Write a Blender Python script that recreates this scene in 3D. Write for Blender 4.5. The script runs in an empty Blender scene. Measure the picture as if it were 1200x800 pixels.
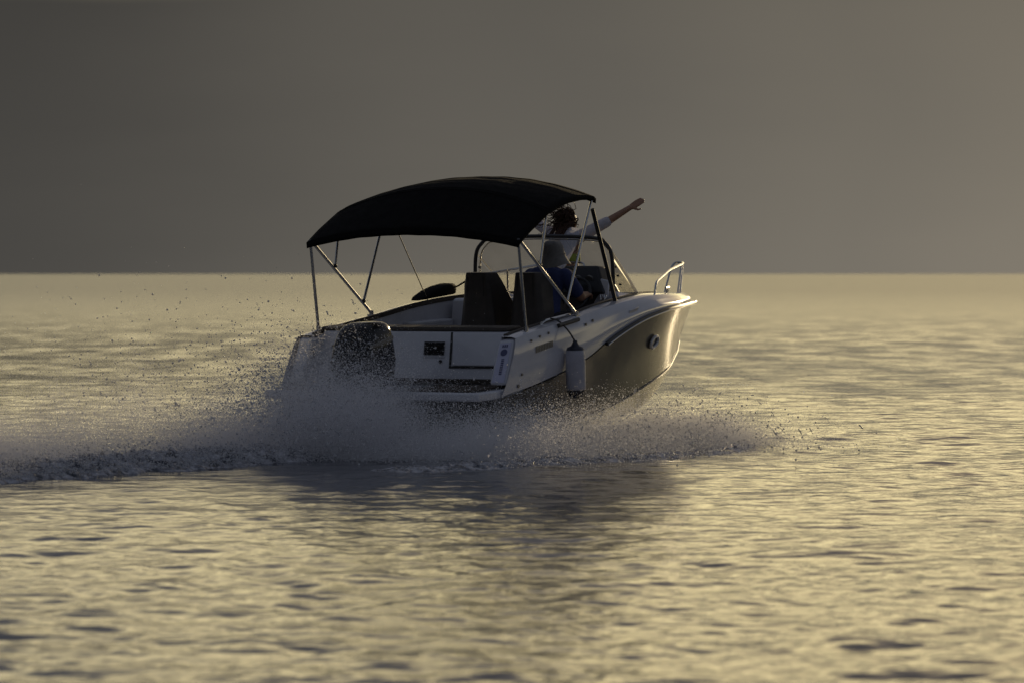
import bpy, bmesh, math, random
import numpy as np
from mathutils import Vector, Matrix
random.seed(7); rng = np.random.default_rng(7)
S = bpy.context.scene
COL = S.collection
R = math.radians

# ------------------------------------------------------------------ camera
cam = bpy.data.objects.new('camera', bpy.data.cameras.new('camera')); COL.objects.link(cam)
CAM_H = 1.70
cam.location = (0, 0, CAM_H); cam.rotation_euler = (R(90), 0, 0)
cam.data.sensor_width = 36.0; cam.data.lens = 150.0           # 5000 px focal length on a 1200 px frame
cam.data.shift_y = -79/1200
cam.data.clip_start = 0.5; cam.data.clip_end = 60000
cam.data.dof.use_dof = True; cam.data.dof.focus_distance = 41.5; cam.data.dof.aperture_fstop = 3.2
S.camera = cam

# ------------------------------------------------------------------ light
SUN_AZ, SUN_EL = 18.0, 9.0            # degrees right of the view direction, above the horizon
S.view_settings.view_transform = 'Standard'; S.view_settings.look = 'None'
S.view_settings.exposure = 0.0; S.view_settings.gamma = 1.0
S.view_settings.use_curve_mapping = False
sun_dir = Vector((math.sin(R(SUN_AZ))*math.cos(R(SUN_EL)), math.cos(R(SUN_AZ))*math.cos(R(SUN_EL)), math.sin(R(SUN_EL))))
sl = bpy.data.lights.new('sun', 'SUN'); sl.energy = 2.0; sl.angle = R(0.6); sl.color = (1.0, .78, .46)
sun = bpy.data.objects.new('sun', sl); COL.objects.link(sun)
sun.rotation_euler = sun_dir.to_track_quat('Z', 'Y').to_euler()

def build_world():
    w = bpy.data.worlds.new('World'); S.world = w; w.use_nodes = True
    nt = w.node_tree; N = nt.nodes; L = nt.links; N.clear()
    out = N.new('ShaderNodeOutputWorld'); bg = N.new('ShaderNodeBackground'); L.new(bg.outputs[0], out.inputs[0])
    sky = N.new('ShaderNodeTexSky'); sky.sky_type = 'NISHITA'; sky.sun_disc = False
    sky.sun_elevation = R(SUN_EL); sky.sun_rotation = R(SUN_AZ)
    sky.air_density = 1.2; sky.dust_density = 3.0
    tc = N.new('ShaderNodeTexCoord')
    nrm = N.new('ShaderNodeVectorMath'); nrm.operation = 'NORMALIZE'; L.new(tc.outputs['Generated'], nrm.inputs[0])
    sep = N.new('ShaderNodeSeparateXYZ'); L.new(nrm.outputs[0], sep.inputs[0])
    # soft cloud structure
    mp = N.new('ShaderNodeMapping'); mp.inputs['Scale'].default_value = (3.0, 3.0, 14.0); L.new(nrm.outputs[0], mp.inputs[0])
    nz = N.new('ShaderNodeTexNoise'); nz.inputs['Scale'].default_value = 1.6; nz.inputs['Detail'].default_value = 4; L.new(mp.outputs[0], nz.inputs['Vector'])
    def math_(op, a, b=None, c=None):
        m = N.new('ShaderNodeMath'); m.operation = op
        for i, v in enumerate((a, b, c)):
            if v is None: continue
            if isinstance(v, (int, float)): m.inputs[i].default_value = v
            else: L.new(v, m.inputs[i])
        return m.outputs[0]
    def ramp(fac, stops):
        r = N.new('ShaderNodeValToRGB'); L.new(fac, r.inputs[0]); e = r.color_ramp.elements
        while len(e) < len(stops): e.new(.5)
        for i, (p, c) in enumerate(stops): e[i].position = p; e[i].color = (*c, 1)
        r.color_ramp.interpolation = 'B_SPLINE' if False else 'EASE'
        return r.outputs[0]
    def smooth(v, lo, hi):
        m = N.new('ShaderNodeMapRange'); m.interpolation_type = 'SMOOTHSTEP'
        m.inputs[1].default_value = lo; m.inputs[2].default_value = hi; L.new(v, m.inputs[0]); return m.outputs[0]
    def mix(f, a, b, mode='MIX'):
        m = N.new('ShaderNodeMix'); m.data_type = 'RGBA'; m.blend_type = mode
        if isinstance(f, (int, float)): m.inputs[0].default_value = f
        else: L.new(f, m.inputs[0])
        L.new(a, m.inputs[6]); L.new(b, m.inputs[7]); return m.outputs[2]
    # cosine of the azimuth from the sun
    h = math_('SQRT', math_('ADD', math_('MULTIPLY', sep.outputs[0], sep.outputs[0]), math_('ADD', math_('MULTIPLY', sep.outputs[1], sep.outputs[1]), 1e-5)))
    dot = math_('DIVIDE', math_('ADD', math_('MULTIPLY', sep.outputs[0], math.sin(R(SUN_AZ))), math_('MULTIPLY', sep.outputs[1], math.cos(R(SUN_AZ)))), h)
    nd = math_('MULTIPLY', math_('SUBTRACT', nz.outputs['Fac'], .5), .022)
    ang = math_('ADD', math_('DIVIDE', math_('ARCCOSINE', math_('MINIMUM', math_('MAXIMUM', dot, -1.0), 1.0)), math.pi), nd)      # 0 at the sun's azimuth .. 1 opposite
    z = math_('ADD', sep.outputs[2], math_('MULTIPLY', math_('SUBTRACT', nz.outputs['Fac'], .5), .015))
    # low grey cloud bank over the horizon, lighter towards the sun
    bank = ramp(ang, [(0.0, (.40, .33, .22)), (.060, (.178, .158, .126)), (.076, (.152, .137, .112)), (.100, (.112, .103, .088)), (.142, (.055, .052, .047)), (.24, (.040, .040, .041)), (1.0, (.050, .053, .062))])
    vs_ = N.new('ShaderNodeVectorMath'); vs_.operation = 'SCALE'; L.new(bank, vs_.inputs[0])
    hz = N.new('ShaderNodeMapRange'); hz.inputs[1].default_value = 0.0; hz.inputs[2].default_value = .07; hz.inputs[3].default_value = 1.22; hz.inputs[4].default_value = .92
    L.new(sep.outputs[2], hz.inputs[0]); L.new(hz.outputs[0], vs_.inputs[3]); bank = vs_.outputs[0]
    # lit thin cloud above the bank on the sun's half of the sky, blue grey on the other
    upper = ramp(ang, [(0.0, (1.70, 1.36, .74)), (.08, (1.68, 1.38, .73)), (.16, (1.26, 1.06, .61)), (.30, (.33, .30, .24)), (.46, (.118, .118, .128)), (1.0, (.100, .101, .113))])
    skys = N.new('ShaderNodeVectorMath'); skys.operation = 'SCALE'; skys.inputs[3].default_value = .05; L.new(sky.outputs[0], skys.inputs[0])
    zen = N.new('ShaderNodeMix'); zen.data_type = 'RGBA'; zen.inputs[0].default_value = .82
    L.new(skys.outputs[0], zen.inputs[6]); zen.inputs[7].default_value = (.112, .126, .165, 1)
    up = mix(smooth(z, .092, .23), upper, zen.outputs[2])
    full = mix(smooth(z, .064, .088), bank, up)
    L.new(full, bg.inputs[0]); bg.inputs[1].default_value = 1.0
build_world()
S.cycles.max_bounces = 12; S.cycles.diffuse_bounces = 8; S.cycles.transmission_bounces = 8; S.cycles.transparent_max_bounces = 16
S.cycles.caustics_reflective = True; S.cycles.sample_clamp_indirect = 6.0

# ------------------------------------------------------------------ helpers
def mat(name, color, rough=.5, metal=0.0, noise=0.0, nscale=8.0, bump=0.0, bscale=60.0, coat=0.0, spec=.5, color2=None, transl=0.0):
    m = bpy.data.materials.new(name); m.use_nodes = True
    nt = m.node_tree; N = nt.nodes; L = nt.links; b = N['Principled BSDF']
    b.inputs['Base Color'].default_value = (*color, 1); b.inputs['Roughness'].default_value = rough
    b.inputs['Metallic'].default_value = metal; b.inputs['Specular IOR Level'].default_value = spec
    b.inputs['Coat Weight'].default_value = coat; b.inputs['Coat Roughness'].default_value = .08
    tc = N.new('ShaderNodeTexCoord')
    if noise > 0 or color2:
        n = N.new('ShaderNodeTexNoise'); n.inputs['Scale'].default_value = nscale; n.inputs['Detail'].default_value = 6; n.inputs['Roughness'].default_value = .65
        L.new(tc.outputs['Object'], n.inputs['Vector'])
        mx = N.new('ShaderNodeMix'); mx.data_type = 'RGBA'
        c2 = color2 or tuple(c*(1-noise) for c in color)
        mx.inputs[6].default_value = (*color, 1); mx.inputs[7].default_value = (*c2, 1)
        mr = N.new('ShaderNodeMapRange'); mr.inputs[1].default_value = .38; mr.inputs[2].default_value = .68
        L.new(n.outputs['Fac'], mr.inputs[0]); L.new(mr.outputs[0], mx.inputs[0]); L.new(mx.outputs[2], b.inputs['Base Color'])
        rr = N.new('ShaderNodeMapRange'); rr.inputs[3].default_value = max(.02, rough*.75); rr.inputs[4].default_value = min(1, rough*1.3)
        L.new(n.outputs['Fac'], rr.inputs[0]); L.new(rr.outputs[0], b.inputs['Roughness'])
    if bump > 0:
        n2 = N.new('ShaderNodeTexNoise'); n2.inputs['Scale'].default_value = bscale; n2.inputs['Detail'].default_value = 4
        L.new(tc.outputs['Object'], n2.inputs['Vector'])
        bp = N.new('ShaderNodeBump'); bp.inputs['Strength'].default_value = bump; bp.inputs['Distance'].default_value = .01
        L.new(n2.outputs['Fac'], bp.inputs['Height']); L.new(bp.outputs[0], b.inputs['Normal'])
    if transl > 0:
        t = N.new('ShaderNodeBsdfTranslucent'); t.inputs[0].default_value = (*color, 1)
        ms = N.new('ShaderNodeMixShader'); ms.inputs[0].default_value = transl
        L.new(b.outputs[0], ms.inputs[1]); L.new(t.outputs[0], ms.inputs[2]); L.new(ms.outputs[0], N['Material Output'].inputs[0])
    return m

M = dict(
    gel_white=mat('gelcoat_white', (.64, .64, .68), .16, noise=.10, nscale=3, coat=.5),
    gel_grey=mat('gelcoat_grey', (.096, .089, .076), .17, noise=.18, nscale=4, coat=.0, spec=.4),
    liner=mat('cockpit_liner', (.60, .60, .63), .45, noise=.12, nscale=5, bump=.1),
    rubber=mat('rub_rail_rubber', (.025, .024, .022), .45, noise=.2),
    steel=mat('stainless_steel', (.62, .61, .60), .18, 1.0, noise=.1, nscale=20),
    dark_steel=mat('dark_tube', (.035, .033, .032), .4, noise=.2),
    canvas=mat('black_canvas', (.0092, .0083, .0076), .95, noise=.25, nscale=12, bump=.3, bscale=200, spec=.06),
    vinyl=mat('dark_vinyl', (.072, .060, .050), .5, noise=.25, nscale=9, bump=.25, bscale=90),
    vinyl_side=mat('grey_vinyl', (.095, .085, .076), .5, noise=.2, nscale=9, bump=.25, bscale=90),
    brown=mat('brown_upholstery', (.050, .038, .028), .6, noise=.2, nscale=14, bump=.2),
    black_plastic=mat('black_plastic', (.016, .016, .017), .35, noise=.2, nscale=15),
    cowl=mat('cowl_paint', (.008, .008, .009), .22, noise=.15, spec=.35),
    silver=mat('silver_decal', (.62, .62, .64), .32, .3),
    teak=mat('teak_deck', (.085, .060, .040), .6, noise=.35, nscale=20),
    ink=mat('decal_ink', (.07, .075, .16), .5),
    ink_grey=mat('decal_grey', (.19, .17, .14), .4),
    sticker=mat('sticker_film', (.52, .52, .66), .4, noise=.06),
    fender=mat('fender_vinyl', (.44, .44, .50), .38, noise=.14, nscale=10),
    fender_end=mat('fender_navy', (.018, .019, .030), .4, noise=.2),
    rope=mat('rope', (.06, .055, .05), .8, bump=.5, bscale=200),
    skin=mat('skin', (.36, .19, .115), .5, noise=.12, nscale=20),
    tee=mat('blue_cotton', (.042, .056, .160), .85, noise=.2, nscale=14, bump=.35, bscale=25),
    hatm=mat('grey_cotton', (.235, .22, .20), .9, noise=.18, nscale=30, bump=.3, bscale=60),
    shorts=mat('dark_shorts', (.02, .021, .03), .85, noise=.2),
    shirt=mat('white_linen', (.80, .81, .88), .8, noise=.08, nscale=10, bump=.3, bscale=30, transl=.55),
    bikini=mat('lime_fabric', (.38, .50, .05), .7, noise=.1),
    hair=mat('brown_hair', (.085, .034, .015), .6, noise=.4, nscale=25, transl=.3),
    glassdark=mat('portlight_glass', (.01, .011, .012), .05, coat=.5),
    gauge=mat('gauge_face', (.12, .12, .11), .25),
)
def glass_mat():
    m = bpy.data.materials.new('windscreen_acrylic'); m.use_nodes = True
    nt = m.node_tree; N = nt.nodes; L = nt.links; N.remove(N['Principled BSDF'])
    tr = N.new('ShaderNodeBsdfTransparent'); tr.inputs[0].default_value = (.94, .93, .91, 1)
    gl = N.new('ShaderNodeBsdfGlossy'); gl.inputs[1].default_value = .06
    df = N.new('ShaderNodeBsdfDiffuse'); df.inputs[0].default_value = (.6, .6, .58, 1)
    lw = N.new('ShaderNodeLayerWeight'); lw.inputs[0].default_value = .5
    pw = N.new('ShaderNodeMath'); pw.operation = 'POWER'; pw.inputs[1].default_value = 5.0; L.new(lw.outputs['Facing'], pw.inputs[0])
    fr = N.new('ShaderNodeMapRange'); fr.inputs[3].default_value = .03; fr.inputs[4].default_value = .85; L.new(pw.outputs[0], fr.inputs[0])
    m1 = N.new('ShaderNodeMixShader'); L.new(fr.outputs[0], m1.inputs[0]); L.new(tr.outputs[0], m1.inputs[1]); L.new(gl.outputs[0], m1.inputs[2])
    # salt and dried spray on the acrylic
    tc = N.new('ShaderNodeTexCoord'); n = N.new('ShaderNodeTexNoise'); n.inputs['Scale'].default_value = 5; n.inputs['Detail'].default_value = 5
    L.new(tc.outputs['Object'], n.inputs['Vector'])
    mr = N.new('ShaderNodeMapRange'); mr.inputs[1].default_value = .45; mr.inputs[2].default_value = .8; mr.inputs[3].default_value = .01; mr.inputs[4].default_value = .09
    L.new(n.outputs['Fac'], mr.inputs[0])
    m2 = N.new('ShaderNodeMixShader'); L.new(mr.outputs[0], m2.inputs[0]); L.new(m1.outputs[0], m2.inputs[1]); L.new(df.outputs[0], m2.inputs[2])
    L.new(m2.outputs[0], N['Material Output'].inputs[0])
    return m
M['acrylic'] = glass_mat()
M['acrylic_edge'] = mat('acrylic_edge', (.88, .86, .80), .25, transl=.65)

class MB:
    def __init__(s): s.v = []; s.f = []
    def add(s, vs, fs):
        o = len(s.v); s.v += [tuple(p) for p in vs]; s.f += [tuple(i+o for i in f) for f in fs]; return s
    def box(s, lo, hi):
        x0, y0, z0 = lo; x1, y1, z1 = hi
        return s.hexa([(x0,y0,z0),(x1,y0,z0),(x1,y1,z0),(x0,y1,z0),(x0,y0,z1),(x1,y0,z1),(x1,y1,z1),(x0,y1,z1)])
    def hexa(s, p):
        return s.add(p, [(3,2,1,0),(4,5,6,7),(0,1,5,4),(1,2,6,5),(2,3,7,6),(3,0,4,7)])
    def tube(s, pts, r, n=10, r1=None, caps=True):
        P = [Vector(p) for p in pts]; k = len(P); vs = []; fs = []
        rs = [r if r1 is None else r+(r1-r)*i/(k-1) for i in range(k)] if not isinstance(r, (list, tuple)) else list(r)
        t0 = (P[1]-P[0]).normalized(); nrm = t0.orthogonal().normalized()
        for i in range(k):
            t = (P[min(i+1, k-1)]-P[max(i-1, 0)]).normalized()
            nrm = (nrm - t*nrm.dot(t)).normalized(); b = t.cross(nrm)
            for j in range(n):
                a = 2*math.pi*j/n; vs.append(P[i]+(nrm*math.cos(a)+b*math.sin(a))*rs[i])
        for i in range(k-1):
            for j in range(n):
                fs.append((i*n+j, i*n+(j+1) % n, (i+1)*n+(j+1) % n, (i+1)*n+j))
        if caps: fs += [tuple(range(n))[::-1], tuple(range((k-1)*n, k*n))]
        return s.add(vs, fs)
    def grid(s, P, closed=False, flip=False):           # P[i][j]
        ni, nj = len(P), len(P[0]); vs = [p for row in P for p in row]; fs = []
        for i in range(ni-1):
            for j in range(nj if closed else nj-1):
                f = (i*nj+j, i*nj+(j+1) % nj, (i+1)*nj+(j+1) % nj, (i+1)*nj+j)
                fs.append(f[::-1] if flip else f)
        return s.add(vs, fs)
    def loft(s, rings, caps=True):
        n = len(rings[0]); s0 = len(s.v); s.grid(rings, closed=True)
        if caps: s.f.append(tuple(s0+i for i in range(n))[::-1]); s.f.append(tuple(s0+(len(rings)-1)*n+i for i in range(n)))
        return s
    def sphere(s, c, r, n=12, m=8, sc=(1,1,1)):
        rings = []
        for i in range(m+1):
            th = math.pi*i/m
            rings.append([(c[0]+r*sc[0]*max(math.sin(th), 1e-3)*math.cos(2*math.pi*j/n), c[1]+r*sc[1]*max(math.sin(th), 1e-3)*math.sin(2*math.pi*j/n), c[2]-r*sc[2]*math.cos(th)) for j in range(n)])
        return s.loft(rings)
    def build(s, name, m, parent=None, smooth=35, bevel=0, bseg=2, solid=0, subsurf=0):
        me = bpy.data.meshes.new(name); me.from_pydata(s.v, [], s.f); me.update()
        bm = bmesh.new(); bm.from_mesh(me); bmesh.ops.recalc_face_normals(bm, faces=bm.faces); bm.to_mesh(me); bm.free()
        o = bpy.data.objects.new(name, me); COL.objects.link(o)
        me.materials.append(M[m] if isinstance(m, str) else m)
        if smooth: me.shade_smooth(); me.set_sharp_from_angle(angle=R(smooth))
        if parent: o.parent = parent
        if solid: q = o.modifiers.new('solid', 'SOLIDIFY'); q.thickness = solid; q.offset = 0
        if bevel: q = o.modifiers.new('bevel', 'BEVEL'); q.width = bevel; q.segments = bseg; q.limit_method = 'ANGLE'
        if subsurf: q = o.modifiers.new('sub', 'SUBSURF'); q.levels = subsurf; q.render_levels = subsurf
        return o
def empty(name, parent=None):
    o = bpy.data.objects.new(name, None); COL.objects.link(o); o.parent = parent; return o
def tag(o, label=None, cat=None, group=None, kind=None):
    if label: o['label'] = label
    if cat: o['category'] = cat
    if group: o['group'] = group
    if kind: o['kind'] = kind
    return o
def spline(ctrl, n):
    """Catmull-Rom through control points, n samples."""
    C = np.array(ctrl, float); k = len(C); out = []
    ext = np.vstack([2*C[0]-C[1], C, 2*C[-1]-C[-2]])
    for q in np.linspace(0, k-1, n):
        i = min(int(q), k-2); t = q-i; p0, p1, p2, p3 = ext[i:i+4]
        out.append(.5*((2*p1)+(-p0+p2)*t+(2*p0-5*p1+4*p2-p3)*t*t+(-p0+3*p1-3*p2+p3)*t**3))
    return np.array(out)
def bez(pts, n=6, rad=.08):
    """polyline with rounded corners"""
    P = [Vector(p) for p in pts]; out = [P[0]]
    for i in range(1, len(P)-1):
        a, b, c = P[i-1], P[i], P[i+1]
        d1 = min(rad, (a-b).length*.45); d2 = min(rad, (c-b).length*.45)
        s0 = b+(a-b).normalized()*d1; s1 = b+(c-b).normalized()*d2
        for k in range(n+1):
            t = k/n; out.append(s0*(1-t)**2+b*2*t*(1-t)+s1*t*t)
    out.append(P[-1]); return out

# ------------------------------------------------------------------ boat frame
HEAD, TRIM = 30.0, 2.5                      # heading right of the view axis, bow-up trim
BO = Vector((-.861, 41.0, 0))
BM = Matrix.Translation(BO) @ Matrix.Rotation(R(90-HEAD), 4, 'Z') @ Matrix.Rotation(R(-TRIM), 4, 'Y')
BMn = np.array(BM)
def W(p): return BM @ Vector(p)

# ------------------------------------------------------------------ water
def water_material():
    m = bpy.data.materials.new('sea_water'); m.use_nodes = True
    nt = m.node_tree; N = nt.nodes; L = nt.links; b = N['Principled BSDF']
    b.inputs['Base Color'].default_value = (.012, .021, .036, 1); b.inputs['Roughness'].default_value = .07
    b.inputs['IOR'].default_value = 1.333
    tc = N.new('ShaderNodeTexCoord')
    def nz(scale, sx, rot, det, rough):
        mp = N.new('ShaderNodeMapping'); mp.inputs['Scale'].default_value = (sx, 1, 1); mp.inputs['Rotation'].default_value = (0, 0, R(rot))
        n = N.new('ShaderNodeTexNoise'); n.inputs['Scale'].default_value = scale; n.inputs['Detail'].default_value = det; n.inputs['Roughness'].default_value = rough
        L.new(tc.outputs['Object'], mp.inputs[0]); L.new(mp.outputs[0], n.inputs['Vector']); return n.outputs['Fac']
    def bump(h, dist, prev=None, st=1.0):
        bp = N.new('ShaderNodeBump'); bp.inputs['Distance'].default_value = dist; bp.inputs['Strength'].default_value = st
        L.new(h, bp.inputs['Height'])
        if prev: L.new(prev, bp.inputs['Normal'])
        return bp.outputs[0]
    b1 = bump(nz(1.5, .6, 12, 2, .5), .020)
    b2 = bump(nz(4.5, .65, -8, 3, .55), .012, b1)
    L.new(b2, b.inputs['Normal'])
    # patches of steeper and flatter ripples as a slope field that keeps its strength far out
    mpf = N.new('ShaderNodeMapping'); mpf.inputs['Scale'].default_value = (.55, .16, 1); L.new(tc.outputs['Object'], mpf.inputs[0])
    nf = N.new('ShaderNodeTexNoise'); nf.inputs['Scale'].default_value = 1.6; nf.inputs['Detail'].default_value = 5; nf.inputs['Roughness'].default_value = .7; L.new(mpf.outputs[0], nf.inputs['Vector'])
    sb = N.new('ShaderNodeVectorMath'); sb.operation = 'SUBTRACT'; sb.inputs[1].default_value = (.5, .5, .5); L.new(nf.outputs['Color'], sb.inputs[0])
    ml = N.new('ShaderNodeVectorMath'); ml.operation = 'MULTIPLY'; ml.inputs[1].default_value = (.34, .44, 0); L.new(sb.outputs[0], ml.inputs[0])
    l2 = N.new('ShaderNodeVectorMath'); l2.operation = 'LENGTH'; L.new(tc.outputs['Object'], l2.inputs[0])
    fr = N.new('ShaderNodeMapRange'); fr.interpolation_type = 'SMOOTHSTEP'; fr.inputs[1].default_value = 45; fr.inputs[2].default_value = 120; fr.inputs[3].default_value = .08; L.new(l2.outputs['Value'], fr.inputs[0])
    sc_ = N.new('ShaderNodeVectorMath'); sc_.operation = 'SCALE'; L.new(ml.outputs[0], sc_.inputs[0]); L.new(fr.outputs[0], sc_.inputs[3]); ml = sc_
    ad = N.new('ShaderNodeVectorMath'); ad.operation = 'ADD'; L.new(ml.outputs[0], ad.inputs[0]); L.new(b2, ad.inputs[1])
    nn = N.new('ShaderNodeVectorMath'); nn.operation = 'NORMALIZE'; L.new(ad.outputs[0], nn.inputs[0]); L.new(nn.outputs[0], b.inputs['Normal'])
    # beyond the modelled waves their slopes become microfacet roughness
    ln = N.new('ShaderNodeVectorMath'); ln.operation = 'LENGTH'; L.new(tc.outputs['Object'], ln.inputs[0])
    lg = N.new('ShaderNodeMath'); lg.operation = 'LOGARITHM'; lg.inputs[1].default_value = 10; L.new(ln.outputs['Value'], lg.inputs[0])
    mr = N.new('ShaderNodeMapRange'); mr.interpolation_type = 'SMOOTHSTEP'; mr.inputs[1].default_value = 1.7; mr.inputs[2].default_value = 2.7; mr.inputs[3].default_value = .08; mr.inputs[4].default_value = .25
    L.new(lg.outputs[0], mr.inputs[0]); L.new(mr.outputs[0], b.inputs['Roughness'])
    return m
M['water'] = water_material()
def build_water():
    ang = np.concatenate([np.linspace(-180, -9.5, 50)[:-1], np.linspace(-9.5, 9.5, 340), np.linspace(9.5, 180, 50)[1:]])
    a = np.radians(ang[:-1]); na = len(a)
    r = [.6]
    while r[-1] < 13: r.append(r[-1]*1.15)
    while r[-1] < 60: r.append(r[-1]*1.0021)
    while r[-1] < 110: r.append(r[-1]*1.0040)
    while r[-1] < 25000: r.append(r[-1]*1.05)
    r = np.array(r); nr = len(r)
    RR, AA = np.meshgrid(r, a, indexing='ij'); X = RR*np.sin(AA); Y = RR*np.cos(AA)
    Z = np.zeros_like(X); g = np.random.default_rng(3)
    ds = np.where(RR < 60, RR*.0021, RR*.0040); ds = np.where((RR > 110) | (RR < 13), ds*12, ds)
    dense = np.clip((9.5-np.abs(np.degrees(AA)))/1.0, 0, 1)*np.clip((110-RR)/30, 0, 1)
    for i in range(90):
        lam = .17*(9.0)**(g.random()**1.15)
        th = R(90+8)+g.normal()*1.0            # waves run mainly along the view axis: crests lie across the picture
        k = 2*math.pi/lam; amp = .0160/k*g.uniform(.5, 1.3)
        ph = k*(X*math.cos(th)+Y*math.sin(th))+g.random()*6.283
        # gusts: each train comes and goes in patches
        env = .5+.5*np.sin(X*g.uniform(.15, .5)+Y*g.uniform(.08, .3)+g.random()*6.28)
        Z += amp*env*np.sin(ph)*np.clip(lam/(ds*3)-.6, 0, 1)
    Z *= dense
    vs = np.stack([X.ravel(), Y.ravel(), Z.ravel()], 1)
    i, j = np.meshgrid(np.arange(nr-1), np.arange(na), indexing='ij'); j2 = (j+1) % na
    f = np.stack([i*na+j, (i+1)*na+j, (i+1)*na+j2, i*na+j2], -1).reshape(-1, 4)
    me = bpy.data.meshes.new('sea')
    me.vertices.add(len(vs)); me.vertices.foreach_set('co', vs.ravel())
    me.loops.add(f.size); me.loops.foreach_set('vertex_index', f.ravel().astype(np.int32))
    me.polygons.add(len(f)); me.polygons.foreach_set('loop_start', (np.arange(len(f))*4).astype(np.int32))
    me.update(calc_edges=True); me.validate(); me.shade_smooth(); me.flip_normals()
    o = bpy.data.objects.new('sea', me); COL.objects.link(o); me.materials.append(M['water'])
    if me.polygons[0].normal.z < 0: me.flip_normals()
    tag(o, 'calm open sea with small ripples', kind='structure')
build_water()

# ------------------------------------------------------------------ motorboat (local: x forward, y port, z up)
boat = empty('motorboat'); boat.matrix_world = BM
tag(boat, 'white and grey open motorboat with black sun canopy speeding away', 'motorboat')

NS = 60
keel = spline([(-.62,0,-.10),(.6,0,-.09),(2.0,0,-.06),(3.2,0,-.02),(4.0,0,.05),(4.55,0,.144),(5.0,0,.40),(5.31,0,.75),(5.60,0,1.12)], NS)
chin = spline([(-.62,1.06,.13),(.3,1.07,.16),(1.2,1.05,.24),(2.0,1.045,.36),(2.75,.97,.49),(3.5,.77,.57),(4.2,.48,.64),(4.9,.18,.72),(5.32,.004,.77)], NS)
rubl = spline([(-.58,1.235,.57),(.1,1.25,.655),(1.0,1.25,.818),(1.6,1.24,1.01),(2.2,1.225,1.15),(2.85,1.155,1.215),(3.5,.99,1.225),(4.25,.68,1.207),(4.95,.345,1.18),(5.40,.125,1.16),(5.64,.003,1.148)], NS)
gunw = spline([(-.27,1.215,1.108),(.1,1.22,1.156),(1.0,1.21,1.242),(1.6,1.185,1.31),(2.2,1.145,1.35),(2.85,1.055,1.365),(3.6,.85,1.338),(4.3,.58,1.308),(4.95,.29,1.275),(5.32,.10,1.255),(5.50,.003,1.242)], NS)

def side(a, b, n, bulge=0.0, zb=0.0):
    """ruled rows between two edge curves with an outward bulge"""
    rows = []
    for t in np.linspace(0, 1, n):
        p = a*(1-t)+b*t; q = p.copy(); e = math.sin(math.pi*t)
        w = np.clip(p[:, 1]/.5, 0, 1)
        q[:, 1] += bulge*e*w; q[:, 2] += zb*e
        rows.append(q)
    return rows
def mirror_grid(mb, rows):
    mb.grid([[tuple(p) for p in r] for r in rows]); mb.grid([[(p[0], -p[1], p[2]) for p in r] for r in rows], flip=True)
h = MB()
chin_out = chin.copy(); chin_out[:, 1] += .045*np.clip(chin[:, 1]/.3, 0, 1); chin_out[:, 2] += .004
mirror_grid(h, side(keel, chin, 6, .0, -.015)); mirror_grid(h, [chin, chin_out])
mirror_grid(h, side(chin_out, rubl, 12, -.035))
# transom below the platform
tr = [(-.62, y, z) for y, z in ((-1.06,.13),(0,-.10),(1.06,.13))] + [(-.58,1.235,.555),(-.58,-1.235,.555)]
h.add(tr, [(0,1,2,3,4)])
h.build('hull', 'gel_grey', boat, smooth=28)
t = MB(); rub_in = rubl.copy(); rub_in[:, 2] += .012; rub_in[:, 1] -= .004*np.clip(rubl[:, 1]/.1, 0, 1)
knuck = rub_in*.45+gunw*.55; knuck[:, 1] += .022*np.clip(rubl[:, 1]/.3, 0, 1)
mirror_grid(t, side(rub_in, knuck, 6, .012)+side(knuck, gunw, 5, .01)[1:])
t.build('topside', 'gel_white', boat, smooth=24)
rr = MB()
for sgn in (1, -1):
    k0 = int(NS*.28)
    rr.tube([(p[0], sgn*(p[1]+.012), p[2]) for p in rubl[k0:]], .020, 8)
rr.build('rub_rail', 'rubber', boat)
rs = MB()
for sgn in (1, -1):
    rs.tube([(p[0], sgn*(p[1]+.033), p[2]-.012) for p in rubl[k0:]], .008, 6)
rs.build('rail_insert', 'steel', boat)
sr = MB()
for sgn in (1, -1): sr.tube([(p[0], sgn*(p[1]+.004), p[2]) for p in chin_out[int(NS*.2):-2]], .011, 8)
sr.build('spray_rail', 'gel_grey', boat)
bt = MB(); bt.loft([[(5.56,-.06,1.13),(5.56,.06,1.13),(5.56,.06,1.165),(5.56,-.06,1.165)],[(5.69,-.035,1.135),(5.69,.035,1.135),(5.69,.035,1.16),(5.69,-.035,1.16)]])
bt.build('bow_roller', 'steel', boat, bevel=.006)

# deck: side decks, inner coaming and foredeck, cockpit sole
inn = gunw.copy(); inw = np.interp(gunw[:, 0], [-.3, 2.3, 3.0, 4.6, 5.5], [.15, .16, .22, .20, .0]); inn[:, 1] = np.maximum(gunw[:, 1]-inw, .002); inn[:, 2] += .012
d = MB(); mirror_grid(d, [gunw, gunw*.7+inn*.3+np.array([0, 0, .008]), inn])
d.build('side_deck', 'gel_white', boat, smooth=40)
sole_z = .64
ie = [i for i in range(NS) if inn[i, 0] < 4.75]
ln = MB(); low = inn[ie].copy(); low[:, 2] = sole_z; low[:, 1] *= .97
mirror_grid(ln, [inn[ie], inn[ie]*.6+low*.4-np.array([0, .02, 0]), low])
ln.grid([[tuple(p) for p in low], [(p[0], -p[1], p[2]) for p in low]])
e = inn[ie[-1]]; l_ = low[-1]; ln.add([(e[0], e[1], e[2]), (e[0], -e[1], e[2]), (l_[0], -l_[1], l_[2]), (l_[0], l_[1], l_[2])], [(0,1,2,3)])
ln.build('cockpit_liner', 'liner', boat, smooth=40)
fd = MB(); rest = inn[ie[-1]:]
fd.grid([[tuple(p+np.array([0,0,.002])) for p in rest], [(p[0], -p[1], p[2]+.002) for p in rest]])
fd.build('foredeck', 'gel_white', boat)
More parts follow.
